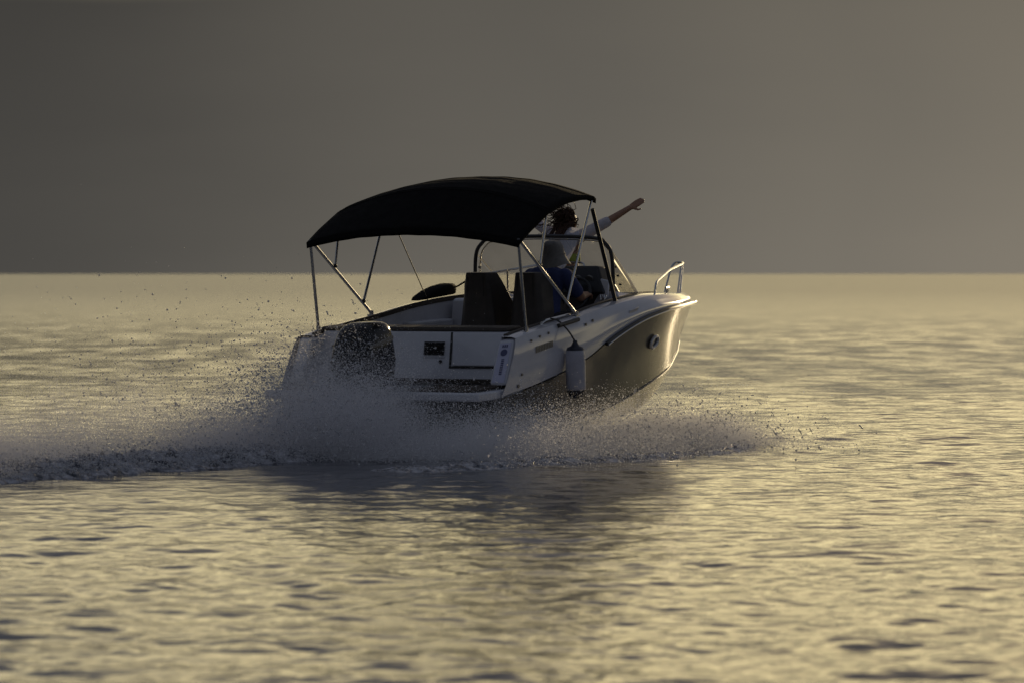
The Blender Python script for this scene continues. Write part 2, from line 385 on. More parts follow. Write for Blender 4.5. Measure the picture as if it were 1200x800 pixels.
# dark gunwale trim along the inner edge of the side decks
for sgn in (1, -1):
    g = MB(); q = [p for p in inn if -.25 < p[0] < 3.6]
    g.loft([[(p[0], sgn*(p[1]-.012), p[2]-.03), (p[0], sgn*(p[1]+.028), p[2]-.004), (p[0], sgn*(p[1]+.028), p[2]+.012), (p[0], sgn*(p[1]-.012), p[2]+.014)] for p in q])
    g.build('coaming_trim', 'brown', boat, smooth=50)

# quarters and transom
for sgn in (1, -1):
    q = MB()
    y0, y1 = sgn*1.045, sgn*1.212
    q.hexa([(-.50, y0, .68), (-.46, y1*1.008, .68), (.02, y1*1.006, .68), (.02, y0, .68), (-.30, y0, 1.085), (-.262, y1*.994, 1.10), (.02, y1*.994, 1.148), (.02, y0, 1.15)])
    q.build('quarter', 'gel_white', boat, bevel=.03, bseg=3)
tw = MB(); tw.hexa([(-.16,-1.05,.66),(.03,-1.05,.66),(.03,1.05,.66),(-.16,1.05,.66),(-.07,-1.05,1.155),(.03,-1.05,1.155),(.03,1.05,1.155),(-.07,1.05,1.155)])
transom = tw.build('transom', 'gel_white', boat, bevel=.015)
def on_tr(z): return -.16+.09*(z-.66)/.495
cu = MB(); cu.hexa([(-.075,-1.0,1.156),(.22,-1.0,1.156),(.22,1.08,1.156),(-.075,1.08,1.156),(-.06,-1.0,1.192),(.22,-1.0,1.20),(.22,1.08,1.20),(-.06,1.08,1.192)])
cu.build('bench_backrest', 'brown', boat, bevel=.014)
bs = MB(); bs.box((.23,-.98,.66),(.62,.98,.98)); bs.build('bench_seat', 'vinyl', boat, bevel=.03)
# transom door with a groove round it, ventilation grille
dr = MB(); prof = []
z0, z1, ya, yb = .835, 1.150, -.425, -1.035
for (y, z) in ((ya,z1),(ya-.02,z0+.0),(yb,z0),(yb,z1)): prof.append((y, z))
dr.hexa([(on_tr(z0)-.030,prof[1][0],z0),(on_tr(z0)-.002,prof[1][0],z0),(on_tr(z0)-.002,yb,z0),(on_tr(z0)-.030,yb,z0),(on_tr(z1)-.028,ya,z1),(on_tr(z1)-.002,ya,z1),(on_tr(z1)-.002,yb,z1),(on_tr(z1)-.028,yb,z1)])
door = dr.build('transom_door', 'gel_white', boat, bevel=.016, bseg=3)
gv = MB(); gv.hexa([(on_tr(.80)-.006,-.405,.812),(on_tr(.80)-.0,-.405,.812),(on_tr(.8),-1.02,.812),(on_tr(.8)-.006,-1.02,.812),(on_tr(.83)-.006,-.405,.832),(on_tr(.83),-.405,.832),(on_tr(.83),-1.02,.832),(on_tr(.83)-.006,-1.02,.832)])
gv.hexa([(on_tr(.82)-.006,-.397,.812),(on_tr(.82),-.397,.812),(on_tr(.82),-.42,.812),(on_tr(.82)-.006,-.42,.812),(on_tr(1.14)-.006,-.397,1.148),(on_tr(1.14),-.397,1.148),(on_tr(1.14),-.420,1.148),(on_tr(1.14)-.006,-.420,1.148)])
gv.build('door_gap', 'rubber', boat)
gr = MB(); gr.hexa([(on_tr(.93)-.012,-.11,.935),(on_tr(.93),-.11,.935),(on_tr(.93),-.335,.935),(on_tr(.93)-.012,-.335,.935),(on_tr(1.06)-.012,-.11,1.06),(on_tr(1.06),-.11,1.06),(on_tr(1.06),-.335,1.06),(on_tr(1.06)-.012,-.335,1.06)])
grille = gr.build('vent_grille', 'black_plastic', boat, bevel=.003)
for i in range(6):
    z = .945+i*.0195; sm = MB(); sm.hexa([(on_tr(z)-.024,-.118,z),(on_tr(z)-.010,-.118,z+.006),(on_tr(z)-.010,-.327,z+.006),(on_tr(z)-.024,-.327,z),(on_tr(z)-.024,-.118,z+.005),(on_tr(z)-.010,-.118,z+.012),(on_tr(z)-.010,-.327,z+.012),(on_tr(z)-.024,-.327,z+.005)])
    sm.build('slat', 'black_plastic', grille)
gl = MB(); gl.box((on_tr(.91)-.010,-.345,.912),(on_tr(.91)+.0,-.10,.921)); gl.build('grille_lip', 'gel_white', boat)
cap = MB(); cap.tube([(on_tr(.87)-.012,-.30,.873),(on_tr(.87)+.002,-.30,.873)], .016, 12); cap.build('drain_cap', 'black_plastic', boat)
# swim platforms either side of the outboard, teak treads
pf = MB(); pf.hexa([(-.93,-1.19,.555),(-.15,-1.225,.555),(-.15,1.225,.555),(-.93,1.19,.555),(-.93,-1.19,.640),(-.15,-1.225,.650),(-.15,1.225,.650),(-.93,1.19,.640)])
pf.build('swim_platform', 'gel_white', boat, bevel=.022, bseg=3)
for ya, yb in ((-1.10,-.38),(.38,1.10)):
    n = 9
    for i in range(n):
        x0 = -.90+i*.075
        b = MB(); b.box((x0, ya, .648+.001*i), (x0+.066, yb, .658+.001*i)); b.build('tread', 'teak', boat)
st = MB(); st.box((-.20,-1.04,.668),(-.16,1.04,.715)); st.build('toe_rail', 'brown', boat, bevel=.008)

# decals: sticker on the starboard quarter's aft face, name on the side (worn, unreadable in the photograph)
def quad_decal(name, m, corners, off, parent=boat):
    c = [Vector(p) for p in corners]; n = (c[1]-c[0]).cross(c[3]-c[0]).normalized()*off
    b = MB(); b.add([p+n for p in c], [(0,1,2,3)]); return b.build(name, m, parent, smooth=0)
# aft face of the starboard quarter: bilinear frame, s across (0 inboard .. 1 outboard), t up
QA = [Vector(p) for p in ((-.50,-1.045,.68),(-.4646,-1.2217,.68),(-.263,-1.2047,1.10),(-.30,-1.045,1.085))]
def qf(s, t_): return (QA[0]*(1-s)+QA[1]*s)*(1-t_)+(QA[3]*(1-s)+QA[2]*s)*t_
def qdecal(name, m, s0, s1, t0, t1, off): return quad_decal(name, m, [qf(s1,t0),qf(s0,t0),qf(s0,t1),qf(s1,t1)], -off)
qn = (QA[1]-QA[0]).cross(QA[3]-QA[0]).normalized()
if qn.x > 0: qn = -qn
def qpoly(name, m, pts, off):
    b = MB(); b.add([qf(s, t_)+qn*off for s, t_ in pts], [tuple(range(len(pts)))]); return b.build(name, m, boat, smooth=0)
qpoly('sticker', 'sticker', [(.16,.06),(.84,.06),(.84,.93),(.16,.93)], .003)
for i in range(3): qpoly('sticker_bar', 'ink', [(.34+i*.12,.83),(.42+i*.12,.83),(.42+i*.12,.89),(.34+i*.12,.89)], .006)
qpoly('sticker_emblem', 'ink', [(.50+.20*math.cos(a),.72+.075*math.sin(a)) for a in np.linspace(0, 6.283, 25)[:-1]], .006)
zc = .58
for i in range(9):
    hh = random.uniform(.022, .036)
    qpoly('sticker_letter', 'ink', [(.44,zc-hh),(.60,zc-hh),(.60,zc),(.44,zc)], .006); zc -= hh+.014
# hull name
def side_pt(u, f, off=0.0):          # f 0 at the rail, 1 at the gunwale, starboard side
    pr = [np.interp(u, rub_in[:, 0], rub_in[:, k]) for k in (1, 2)]; pk = [np.interp(u, knuck[:, 0], knuck[:, k]) for k in (1, 2)]; pg = [np.interp(u, gunw[:, 0], gunw[:, k]) for k in (1, 2)]
    if f < .55: t_ = f/.55; y = pr[0]*(1-t_)+pk[0]*t_+.012*math.sin(math.pi*t_); z = pr[1]*(1-t_)+pk[1]*t_
    else: t_ = (f-.55)/.45; y = pk[0]*(1-t_)+pg[0]*t_+.01*math.sin(math.pi*t_); z = pk[1]*(1-t_)+pg[1]*t_
    return Vector((u, -(y+off), z))
for i in range(11):
    u0 = .03+i*.031
    b = MB(); p = [side_pt(u0+.006, .60, .006), side_pt(u0+.027, .60, .006), side_pt(u0+.033, .72, .006), side_pt(u0+.012, .72, .006)]
    b.add(p, [(0,1,2,3)]); b.build('hull_letter', 'ink_grey', boat, smooth=0)
for (u, f, w) in ((-.24,.30,.012),(-.30,.10,.016),(-.02,.86,.012),(.15,.88,.012),(.32,.89,.012),(1.05,.80,.014),(1.2,.82,.014)):
    b = MB(); p = side_pt(u, f, .001); b.tube([p, p+Vector((0,-.012,0))], w, 10); b.build('deck_fitting', 'ink_grey', boat)
b = MB(); c = side_pt(2.05, .52, .004); b.hexa([c+Vector(v) for v in ((-.09,0,-.03),(.10,0,.0),(.10,.02,.0),(-.09,.02,-.03),(-.07,-.012,.012),(.12,-.012,.04),(.12,.01,.04),(-.07,.01,.012))]); b.build('vent_scoop', 'silver', boat, bevel=.006)
# mooring recess with a stainless bar on the starboard side deck
mr_ = MB(); mr_.tube([side_pt(u, .97, .016) for u in np.linspace(.52, .92, 8)], .022, 8); mr_.build('fairlead', 'rubber', boat)
mr_ = MB(); mr_.tube(bez([(.40,-1.10,1.19),(.46,-1.12,1.235),(.95,-1.12,1.27),(1.0,-1.10,1.24)], rad=.05), .011, 8); mr_.build('grab_bar', 'steel', boat)
# portlight
pl = empty('portlight', boat)
def hull_pt(u, f):
    a = [np.interp(u, chin_out[:, 0], chin_out[:, k]) for k in (1, 2)]; c = [np.interp(u, rubl[:, 0], rubl[:, k]) for k in (1, 2)]
    return Vector((u, -(a[0]*(1-f)+c[0]*f-.035*math.sin(math.pi*f)), a[1]*(1-f)+c[1]*f))
for nm, m_, rr_, of in (('glass', 'glassdark', .075, .012), ('rim', 'silver', .085, .020)):
    c = hull_pt(2.72, .58); du = (hull_pt(2.82, .58)-c).normalized(); dz = (hull_pt(2.72, .68)-c).normalized(); n = dz.cross(du).normalized()
    if n.y > 0: n = -n
    ring = [c+n*of+du*(1.30*rr_*math.cos(a))+dz*(.68*rr_*math.sin(a)) for a in np.linspace(0, 2*math.pi, 33)]
    b = MB()
    if nm == 'rim': b.tube(ring, .016, 8, caps=False)
    else: b.add(ring[:-1], [tuple(range(32))])
    b.build(nm, m_, pl)

# bow rail
br = MB()
rail = bez([(3.30,-.80,1.36),(3.36,-.79,1.475),(4.30,-.45,1.555),(5.20,-.14,1.585),(5.40,-.02,1.59),(5.38,.09,1.585),(5.17,.08,1.27)], n=8, rad=.12)
brail = br.tube([tuple(p) for p in rail], .0115, 8).build('bow_rail', 'steel', boat)
for (a_, b_) in (((5.26,-.10,1.583),(5.15,-.12,1.27)), ((5.10,-.17,1.58),(4.98,-.18,1.275))):
    p = MB(); p.tube([a_, b_], .0105, 8); p.build('stanchion', 'steel', brail)
for sgn in (1, -1):
    c = MB(); y = sgn*.60
    c.tube([(3.92,y,1.385),(4.12,y-sgn*.07,1.383)], .012, 8); c.tube([(3.98,y-sgn*.02,1.325),(3.98,y-sgn*.02,1.385)], .010, 8); c.tube([(4.06,y-sgn*.05,1.325),(4.06,y-sgn*.05,1.385)], .010, 8)
    c.build('cleat', 'steel', boat)

# windscreen
ws = empty('windscreen', boat)
UA = 2.43
topc = [(UA,-.80,1.36),(UA,-.79,1.76),(UA+.0,-.72,1.90),(UA,-.58,1.955),(UA,0,1.975),(UA,.58,1.955),(UA,.72,1.90),(UA,.79,1.76),(UA,.80,1.36)]
fr = MB(); fr.tube([tuple(p) for p in spline(topc, 60)], .020, 10); fr.build('frame', 'dark_steel', ws)
b2 = MB(); b2.tube([tuple(p) for p in spline([(2.47,-.765,1.40),(2.47,-.755,1.75),(2.47,-.69,1.875),(2.47,-.56,1.925),(2.47,0,1.945),(2.47,.56,1.925),(2.47,.69,1.875),(2.47,.755,1.75),(2.47,.765,1.40)], 60)], .007, 6); b2.build('inner_rail', 'steel', ws)
base = {'pl':(3.05,.74,1.345), 'cl':(3.20,.24,1.335), 'cr':(3.20,-.24,1.335), 'pr':(3.05,-.74,1.345)}
def pane(pts):
    b = MB(); b.add(pts, [tuple(range(len(pts)))]); return b.build('pane', 'acrylic', ws, smooth=0, solid=.006)
tl, tr_, cl_, cr_ = (UA+.02,.70,1.89), (UA+.02,-.70,1.89), (UA+.02,.24,1.955), (UA+.02,-.24,1.955)
pane([base['pl'], base['cl'], cl_, (UA+.02,.58,1.945), tl, (UA+.02,.77,1.76)])
pane([base['cl'], base['cr'], cr_, cl_])
pane([base['cr'], base['pr'], (UA+.02,-.77,1.76), tr_, (UA+.02,-.58,1.945), cr_])
for sg in (1, -1): pane([(UA+.03,sg*.775,1.74),(3.04,sg*.742,1.35),(UA+.03,sg*.795,1.37)])
for sg in (1, -1):
    e_ = MB(); e_.tube([(UA+.02,sg*.785,1.80),(2.62,sg*.775,1.675),(2.86,sg*.758,1.50),(3.06,sg*.742,1.345)], .015 if sg < 0 else .006, 8); e_.build('corner_edge', 'acrylic_edge', ws)
    for k in range(3):
        p = MB(); zz = 1.66-k*.09; p.tube([(UA+.07+k*.05,sg*.80,zz),(UA+.07+k*.05,sg*.775,zz)], .010, 8); p.build('screw', 'dark_steel', ws)
    cm = MB(); cm.hexa([(2.36,sg*.60,1.30),(3.10,sg*.55,1.30),(3.10,sg*.80,1.30),(2.36,sg*.93,1.30),(2.40,sg*.66,1.42),(3.06,sg*.60,1.350),(3.06,sg*.765,1.350),(2.40,sg*.85,1.42)])
    cm.build('base_moulding', 'gel_white', ws, bevel=.012)
for sg in (1,):
    m_ = MB(); m_.tube(bez([(2.42,.80,1.58),(2.75,.72,1.60),(2.72,.15,1.685),(2.40,.05,1.66)], rad=.06), .012, 8); m_.tube([(2.74,.60,1.615),(2.74,.60,1.35)], .010, 8); m_.build('grab_rail', 'steel', ws)

# helm console (starboard) and companion console (port)
cn = empty('helm_console', boat)
k = MB(); k.hexa([(2.36,-.24,.65),(2.95,-.24,.65),(2.95,-.84,.65),(2.36,-.84,.65),(2.40,-.24,1.42),(2.95,-.24,1.33),(2.95,-.80,1.33),(2.40,-.80,1.42)]); k.build('pedestal', 'vinyl_side', cn, bevel=.03)
k = MB(); k.hexa([(2.30,-.20,1.40),(2.66,-.20,1.38),(2.66,-.77,1.38),(2.30,-.77,1.40),(2.44,-.23,1.675),(2.60,-.23,1.665),(2.60,-.62,1.665),(2.44,-.62,1.675)]); k.build('dash_pod', 'black_plastic', cn, bevel=.025, bseg=3)
for y in (-.30,-.43,-.56):
    g = MB(); g.tube([(2.362,y,1.535),(2.385,y,1.545)], .045, 20); g.build('gauge', 'gauge', cn)
k = MB(); k.hexa([(2.31,-.70,1.36),(2.33,-.70,1.36),(2.33,-.80,1.36),(2.31,-.80,1.36),(2.38,-.68,1.55),(2.40,-.68,1.55),(2.40,-.78,1.53),(2.38,-.78,1.53)]); k.build('side_trim', 'silver', cn, bevel=.008)
wc = Vector((2.20,-.48,1.40)); wx = Vector((0,1,0)); wy = Vector((.45,0,.89))
w_ = MB(); w_.tube([wc+(wx*math.cos(a)+wy*math.sin(a))*.175 for a in np.linspace(0, 2*math.pi, 33)], .015, 8, caps=False)
for a in (math.pi/2, math.pi*1.17, math.pi*1.83): w_.tube([wc, wc+(wx*math.cos(a)+wy*math.sin(a))*.175], .011, 6)
w_.tube([wc, Vector((2.38,-.48,1.33))], .03, 10); w_.build('steering_wheel', 'black_plastic', cn)
for y in (-.80,-.845):
    l_ = MB(); l_.tube(bez([(2.20,y,1.255),(2.16,y,1.345),(2.185,y,1.395)], rad=.04), .014, 8); l_.build('throttle_lever', 'steel', cn)
l_ = MB(); l_.box((2.10,-.90,1.18),(2.30,-.76,1.262)); l_.build('throttle_box', 'black_plastic', cn, bevel=.02)
k = MB(); k.tube(bez([(2.48,-.22,1.66),(2.50,-.25,1.705),(2.50,-.42,1.705),(2.48,-.45,1.66)], rad=.04), .010, 8); k.build('dash_rail', 'steel', cn)
pc = MB(); pc.hexa([(2.10,.42,.65),(2.95,.42,.65),(2.95,.92,.65),(2.10,.98,.65),(2.16,.42,1.36),(2.95,.42,1.345),(2.95,.80,1.345),(2.16,.92,1.36)])
pc.build('port_console', 'gel_white', boat, bevel=.03)
pc = MB(); pc.box((1.35,.86,.70),(2.08,1.02,1.16)); pc.build('side_locker', 'liner', boat, bevel=.02)
pc = MB(); pc.hexa([(3.5,-.62,.65),(4.6,-.28,.65),(4.6,.28,.65),(3.5,.62,.65),(3.9,-.58,1.10),(4.6,-.28,1.10),(4.6,.28,1.10),(3.9,.58,1.10)]); pc.build('bow_bench', 'vinyl_side', boat, bevel=.03)

# helm seats: bucket backs with wrap-round sides
def seat(yc):
    s_ = empty('helm_seat', boat)
    def ring(z):
        t_ = (z-.98)/(1.655-.98); hw = .165-.03*t_+.0; d0 = 1.30+.02*t_; wrap = .38*(1-t_)**.8+.12*max(0, 1-t_*1.05)+.10
        hs = hw+.055*(1-t_)
        return [(d0, yc-hw*.80, z), (d0, yc, z-.0), (d0, yc+hw*.80, z), (d0+.05, yc+hs, z), (d0+.05+wrap, yc+hs+.03, z), (d0+.05+wrap, yc+hs-.03, z), (d0+.13, yc+hw*.72, z), (d0+.12, yc-hw*.72, z), (d0+.05+wrap, yc-hs+.03, z), (d0+.05+wrap, yc-hs-.03, z), (d0+.05, yc-hs, z)]
    b = MB(); b.loft([ring(z) for z in np.linspace(.98, 1.655, 12)]); b.build('backrest', 'vinyl', s_, bevel=.032, bseg=4, smooth=50)
    b = MB()
    b.box((1.38, yc-.22, 1.0), (1.86, yc+.22, 1.12)); b.build('cushion', 'vinyl_side', s_, bevel=.035, bseg=3)
    b = MB(); b.tube([(1.6,yc,sole_z),(1.6,yc,.72)], .15, 16, r1=.06); b.tube([(1.6,yc,.70),(1.6,yc,1.01)], .05, 12); b.build('pedestal', 'steel', s_)
    for sg in (-1, 1):
        q = MB(); q.hexa([(1.315, yc+sg*.10, 1.02), (1.325, yc+sg*.10, 1.02), (1.325, yc+sg*.106, 1.02), (1.315, yc+sg*.106, 1.02), (1.312, yc+sg*.085, 1.62), (1.325, yc+sg*.085, 1.62), (1.325, yc+sg*.091, 1.62), (1.312, yc+sg*.091, 1.62)])
        q.build('seam', 'black_plastic', s_)
seat(.145); seat(-.42)

# outboard motor
ob = empty('outboard_motor', boat)
def cowl_ring(z, cx, lx, ly, p=3.2, n=28):
    out = []
    for j in range(n):
        a = 2*math.pi*j/n; c, s_ = math.cos(a), math.sin(a)
        out.append((cx+lx*abs(c)**(2/p)*(1 if c > 0 else -1), ly*abs(s_)**(2/p)*(1 if s_ > 0 else -1), z))
    return out
b = MB(); b.loft([cowl_ring(*q, 3.4) for q in ((.70,-1.02,.25,.17),(.76,-1.03,.32,.21),(.90,-1.035,.345,.228),(1.00,-1.03,.335,.222),(1.09,-1.02,.315,.210),(1.17,-1.005,.288,.194),(1.23,-.99,.255,.174),(1.265,-.975,.22,.150),(1.285,-.965,.17,.115),(1.293,-.955,.09,.06))])
b.build('cowl', 'cowl', ob, smooth=30)
b = MB(); b.loft([cowl_ring(*q) for q in ((.93,-1.035,.349,.232,3.4),(.946,-1.035,.349,.232,3.4))]); b.build('trim_band', 'black_plastic', ob)
for sg in (1, -1):
    b = MB(); b.hexa([(-1.25,sg*.215,1.06),(-1.23,sg*.226,1.06),(-.85,sg*.226,1.12),(-.87,sg*.215,1.12),(-1.25,sg*.212,1.085),(-1.23,sg*.224,1.085),(-.85,sg*.224,1.16),(-.87,sg*.212,1.16)]); b.build('side_flash', 'ink_grey', ob)
b = MB(); b.loft([cowl_ring(*q) for q in ((-.35,-1.0,.16,.03,2),(-.05,-1.0,.17,.05,2),(.35,-.99,.17,.075,2.4),(.70,-1.0,.20,.12,2.6),(.87,-1.02,.26,.165,3))]); b.build('drive_leg', 'black_plastic', ob)
b = MB(); b.box((-.86,-.14,.30),(-.60,.14,.72)); b.build('transom_bracket', 'black_plastic', ob, bevel=.02)

# bimini
bi = empty('bimini_top', boat)
ZU = [-.16,-.08,.10,.30,.46,.65,.85,1.10,1.36,1.40]
ZC = [2.10,2.165,2.30,2.43,2.51,2.575,2.61,2.625,2.60,2.565]          # centreline height
ZS = [1.985,2.030,2.125,2.215,2.285,2.340,2.378,2.400,2.395,2.37]      # side edge height
def canopy_z(u, v):
    f = min(1, abs(v)/1.19)
    zc, zs = np.interp(u, ZU, ZC), np.interp(u, ZU, ZS)
    sag = -.012*math.sin(math.pi*np.clip((u+.08)/.54, 0, 1))-.016*math.sin(math.pi*np.clip((u-.46)/.90, 0, 1))
    wr = .0022*math.sin(u*31+v*7)*math.sin(v*5+u*3)+.0015*math.sin(v*23-u*9)
    return zc+(zs-zc)*f**2.1+(1.7*sag+wr)*(1-f**4)
us = np.linspace(-.12, 1.40, 40); vsn = np.linspace(-1.19, 1.19, 41)
top = [[(u-.05*(1-(v/1.19)**2)*(1 if u < .4 else 0)*max(0, 1-(u+.12)/.5), v, canopy_z(u, v)) for v in vsn] for u in us]
b = MB(); b.grid(top)
def hem(edge, dz, flip=False):
    b.grid([edge, [(p[0], p[1]*.997, p[2]-dz) for p in edge]], flip=flip)
hem(top[0], .055); hem(top[-1], .045); hem([r[0] for r in top], .035); hem([r[-1] for r in top], .035)
b.build('canopy', 'canvas', bi, smooth=60, solid=.004)
for u in (.44,.48,1.30):
    b = MB(); b.tube([(u, v, canopy_z(u, v)+.001) for v in np.linspace(-1.18, 1.18, 40)], .005, 5); b.build('seam', 'canvas', bi)
for u, dz in ((-.09,.02),(.46,.03),(1.36,.02)):
    b = MB(); b.tube([(u, v, canopy_z(u, v)-dz) for v in np.linspace(-1.17, 1.17, 30)], .013, 8); b.build('bow_tube', 'steel', bi)
for sg in (1, -1):
    y = sg*1.165
    for (p, q, r_, m_) in (((.02,y,1.16),(-.09,y,2.02),.0150,'steel'), ((1.0,y,1.27),(-.08,y,2.03),.0150,'steel'),
                        ((.335,y*.99,1.765),(.46,y,2.25),.0125,'steel'), ((.845,y*.99,1.395),(1.36,y,2.365),.0135,'steel')):
        b = MB(); b.tube([p, q], r_, 10); b.build('pole', m_, bi)
    b = MB()
    b.tube([(1.37,y,2.27),(1.95,sg*1.08,1.345)], .020 if sg < 0 else .0055, 8); b.build('stay', 'rubber', bi)
    for p in ((1.0,y,1.245),(.02,y,1.145)):
        b = MB(); b.tube([p, (p[0], p[1], p[2]+.05)], .022, 10); b.box((p[0]-.04, p[1]-.025, p[2]-.015), (p[0]+.04, p[1]+.025, p[2]+.012)); b.build('hinge_mount', 'steel', bi)
    for p in ((.335,y*.99,1.765),(.845,y*.99,1.395),(-.085,y,2.02)):
        b = MB(); b.sphere(p, .022, 10, 6); b.build('joint', 'dark_steel', bi)

# ------------------------------------------------------------------ fender hanging on the starboard side
def place(o, base): o.matrix_world = BM @ Matrix.Translation(base)
fe = empty('fender'); fb = Vector((.60,-1.370,.49)); place(fe, fb)
tag(fe, 'pale cylindrical boat fender with dark ends hanging over the starboard side', 'fender')
def revolve(prof, n=24): return [[(r*math.cos(2*math.pi*j/n), r*math.sin(2*math.pi*j/n), z) for j in range(n)] for r, z in prof]
MB().loft(revolve([(.080,.075),(.091,.09),(.095,.12),(.095,.41),(.091,.44),(.080,.465)])).build('body', 'fender', fe, smooth=50)
MB().loft(revolve([(.02,.0),(.055,.01),(.082,.045),(.088,.078)])).build('end_cap', 'fender_end', fe, smooth=50)
MB().loft(revolve([(.088,.46),(.075,.485),(.04,.50),(.022,.535),(.02,.55)])).build('end_cap', 'fender_end', fe, smooth=50)
b = MB(); b.tube(bez([(0,0,.54),(-.01,.06,.64),(-.02,.17,.745),(-.03,.26,.76)], rad=.06), .008, 6); b.build('rope', 'rope', fe)
# dark cushion on the port side deck
cbag = MB(); base_ = Vector((2.2,1.16,1.345)); prof = []
for x, hgt, w_ in ((-.36,.012,.05),(-.28,.04,.085),(-.12,.085,.10),(.06,.115,.105),(.22,.125,.10),(.30,.118,.09),(.33,.09,.07)):
    ring = []
    for j in range(16):
        a = 2*math.pi*j/16; c, s_ = math.cos(a), math.sin(a)
        ring.append((x, w_*abs(c)**.7*(1 if c > 0 else -1), hgt*.5+hgt*.5*abs(s_)**.6*(1 if s_ > 0 else -1)+x*.045+.02))
    prof.append(ring)
cush = cbag.loft(prof).build('boat_cushion', 'canvas', None, smooth=60); place(cush, base_)
tag(cush, 'black wedge shaped cushion lying on the far side deck by the windscreen', 'cushion')
b = MB(); b.tube(bez([(.31,0,.12),(.40,-.02,.10),(.50,-.08,.16),(.55,-.12,.20)], rad=.05), .010, 6); b.tube(bez([(.50,-.08,.16),(.47,-.09,.06),(.50,-.10,.0)], rad=.03), .007, 6); b.build('strap', 'canvas', cush)

# ------------------------------------------------------------------ people
def capsules(name, caps, voxel, m, parent=None, smooth_it=6, extra=None):
    mb = MB()
    for (p0, r0, p1, r1) in caps:
        p0, p1 = Vector(p0), Vector(p1); dv = p1-p0; Ln = dv.length; t = dv.normalized() if Ln > 1e-5 else Vector((0,0,1))
        pts, rs = [], []
        for a in np.linspace(-math.pi/2, 0, 5): pts.append(p0+t*r0*math.sin(a)); rs.append(max(r0*math.cos(a), r0*.08))
        for a in np.linspace(0, math.pi/2, 5): pts.append(p1+t*r1*math.sin(a)); rs.append(max(r1*math.cos(a), r1*.08))
        vs = []; n = 14; nr = t.orthogonal().normalized(); bb = t.cross(nr); rings = []
        for p, r_ in zip(pts, rs): rings.append([p+(nr*math.cos(2*math.pi*j/n)+bb*math.sin(2*math.pi*j/n))*r_ for j in range(n)])
        mb.loft(rings)
    for e_ in (extra or []): mb.sphere(*e_)
    o = mb.build(name+'_src', m, None)
    q = o.modifiers.new('r', 'REMESH'); q.mode = 'VOXEL'; q.voxel_size = voxel; q.use_smooth_shade = True
    q = o.modifiers.new('s', 'SMOOTH'); q.iterations = smooth_it; q.factor = .5
    bpy.context.view_layer.update()
    me = bpy.data.meshes.new_from_object(o.evaluated_get(bpy.context.evaluated_depsgraph_get()))
    bpy.data.objects.remove(o)
    me.name = name; me.materials.clear(); me.materials.append(M[m]); me.shade_smooth()
    r_ = bpy.data.objects.new(name, me); COL.objects.link(r_)
    if parent: r_.parent = parent
    return r_
def hand(wr, fwd, up, side_, s=1.0, curl=.0):
    """palm, four unequal fingers and a thumb from the wrist"""
    wr, f, u, sd = Vector(wr), Vector(fwd).normalized(), Vector(up).normalized(), Vector(side_).normalized(); out = []
    palm = wr+f*.085*s
    for k_ in (-.026,-.009,.009,.026): out.append((wr+f*.02*s+sd*k_*.6*s, .017*s, palm+sd*k_*s, .013*s))
    for k_, ln in ((-.028,.062),(-.0095,.078),(.0095,.082),(.028,.070)):
        a = palm+sd*k_*s; m1 = a+(f-u*curl*.7).normalized()*ln*.5*s; m2 = m1+(f*(1-curl*.6)-u*curl*1.4).normalized()*ln*.5*s
        out += [(a, .0105*s, m1, .0095*s), (m1, .0095*s, m2, .0075*s)]
    a = wr+f*.03*s+sd*.028*s; m1 = a+(f*.6+sd*.75).normalized()*.042*s; m2 = m1+(f*.9+sd*.3-u*curl*.5).normalized()*.032*s
    out += [(a, .015*s, m1, .012*s), (m1, .012*s, m2, .0095*s)]
    return out

# helmsman, seated at the wheel (boat coordinates relative to his seat)
mb_ = Vector((1.60,-.47,1.12)); rel = lambda p: tuple(Vector(p)-mb_)
hd = Vector((1.78,-.485,1.835))
cap_m = [((1.60,-.47,1.20),.155,(1.62,-.47,1.36),.145), ((1.62,-.47,1.36),.145,(1.67,-.475,1.54),.150), ((1.67,-.55,1.585),.105,(1.67,-.39,1.585),.105),
         ((1.69,-.48,1.62),.075,(1.77,-.485,1.77),.058),
         ((hd.x,hd.y,hd.z+.02),.092,(hd.x+.02,hd.y,hd.z-.04),.080), ((hd.x+.05,hd.y,hd.z-.07),.05,(hd.x+.065,hd.y,hd.z-.085),.042), ((hd.x+.095,hd.y,hd.z+.01),.012,(hd.x+.115,hd.y,hd.z-.02),.016),
         ((hd.x-.0,hd.y+.088,hd.z-.01),.018,(hd.x,hd.y+.09,hd.z+.02),.016), ((hd.x,hd.y-.088,hd.z-.01),.018,(hd.x,hd.y-.09,hd.z+.02),.016)]
shR, elR, wrR = (1.69,-.665,1.60), (1.86,-.74,1.395), (2.07,-.695,1.405)
shL, elL, wrL = (1.69,-.285,1.60), (1.86,-.20,1.40), (2.07,-.27,1.43)
cap_m += [(shR,.072,elR,.052),(elR,.050,wrR,.032),(shL,.072,elL,.052),(elL,.050,wrL,.032)]
for sy in (-1, 1):
    cap_m += [((1.62,-.47+sy*.09,1.19),.095,(2.02,-.47+sy*.13,1.17),.065), ((2.02,-.47+sy*.13,1.16),.062,(2.08,-.47+sy*.13,.76),.042), ((2.06,-.47+sy*.13,.70),.042,(2.22,-.47+sy*.14,.685),.034)]
cap_m += hand(wrR, (.95,.25,-.05), (.1,0,1), (0,1,0), 1.0, .75) + hand(wrL, (.95,-.2,0), (.1,0,1), (0,-1,0), 1.0, .75)
man = capsules('person', [(rel(a), ra, rel(b_), rb) for a, ra, b_, rb in cap_m], .009, 'skin'); place(man, mb_)
tag(man, 'person in grey bucket hat and blue shirt seated at the helm', 'person')
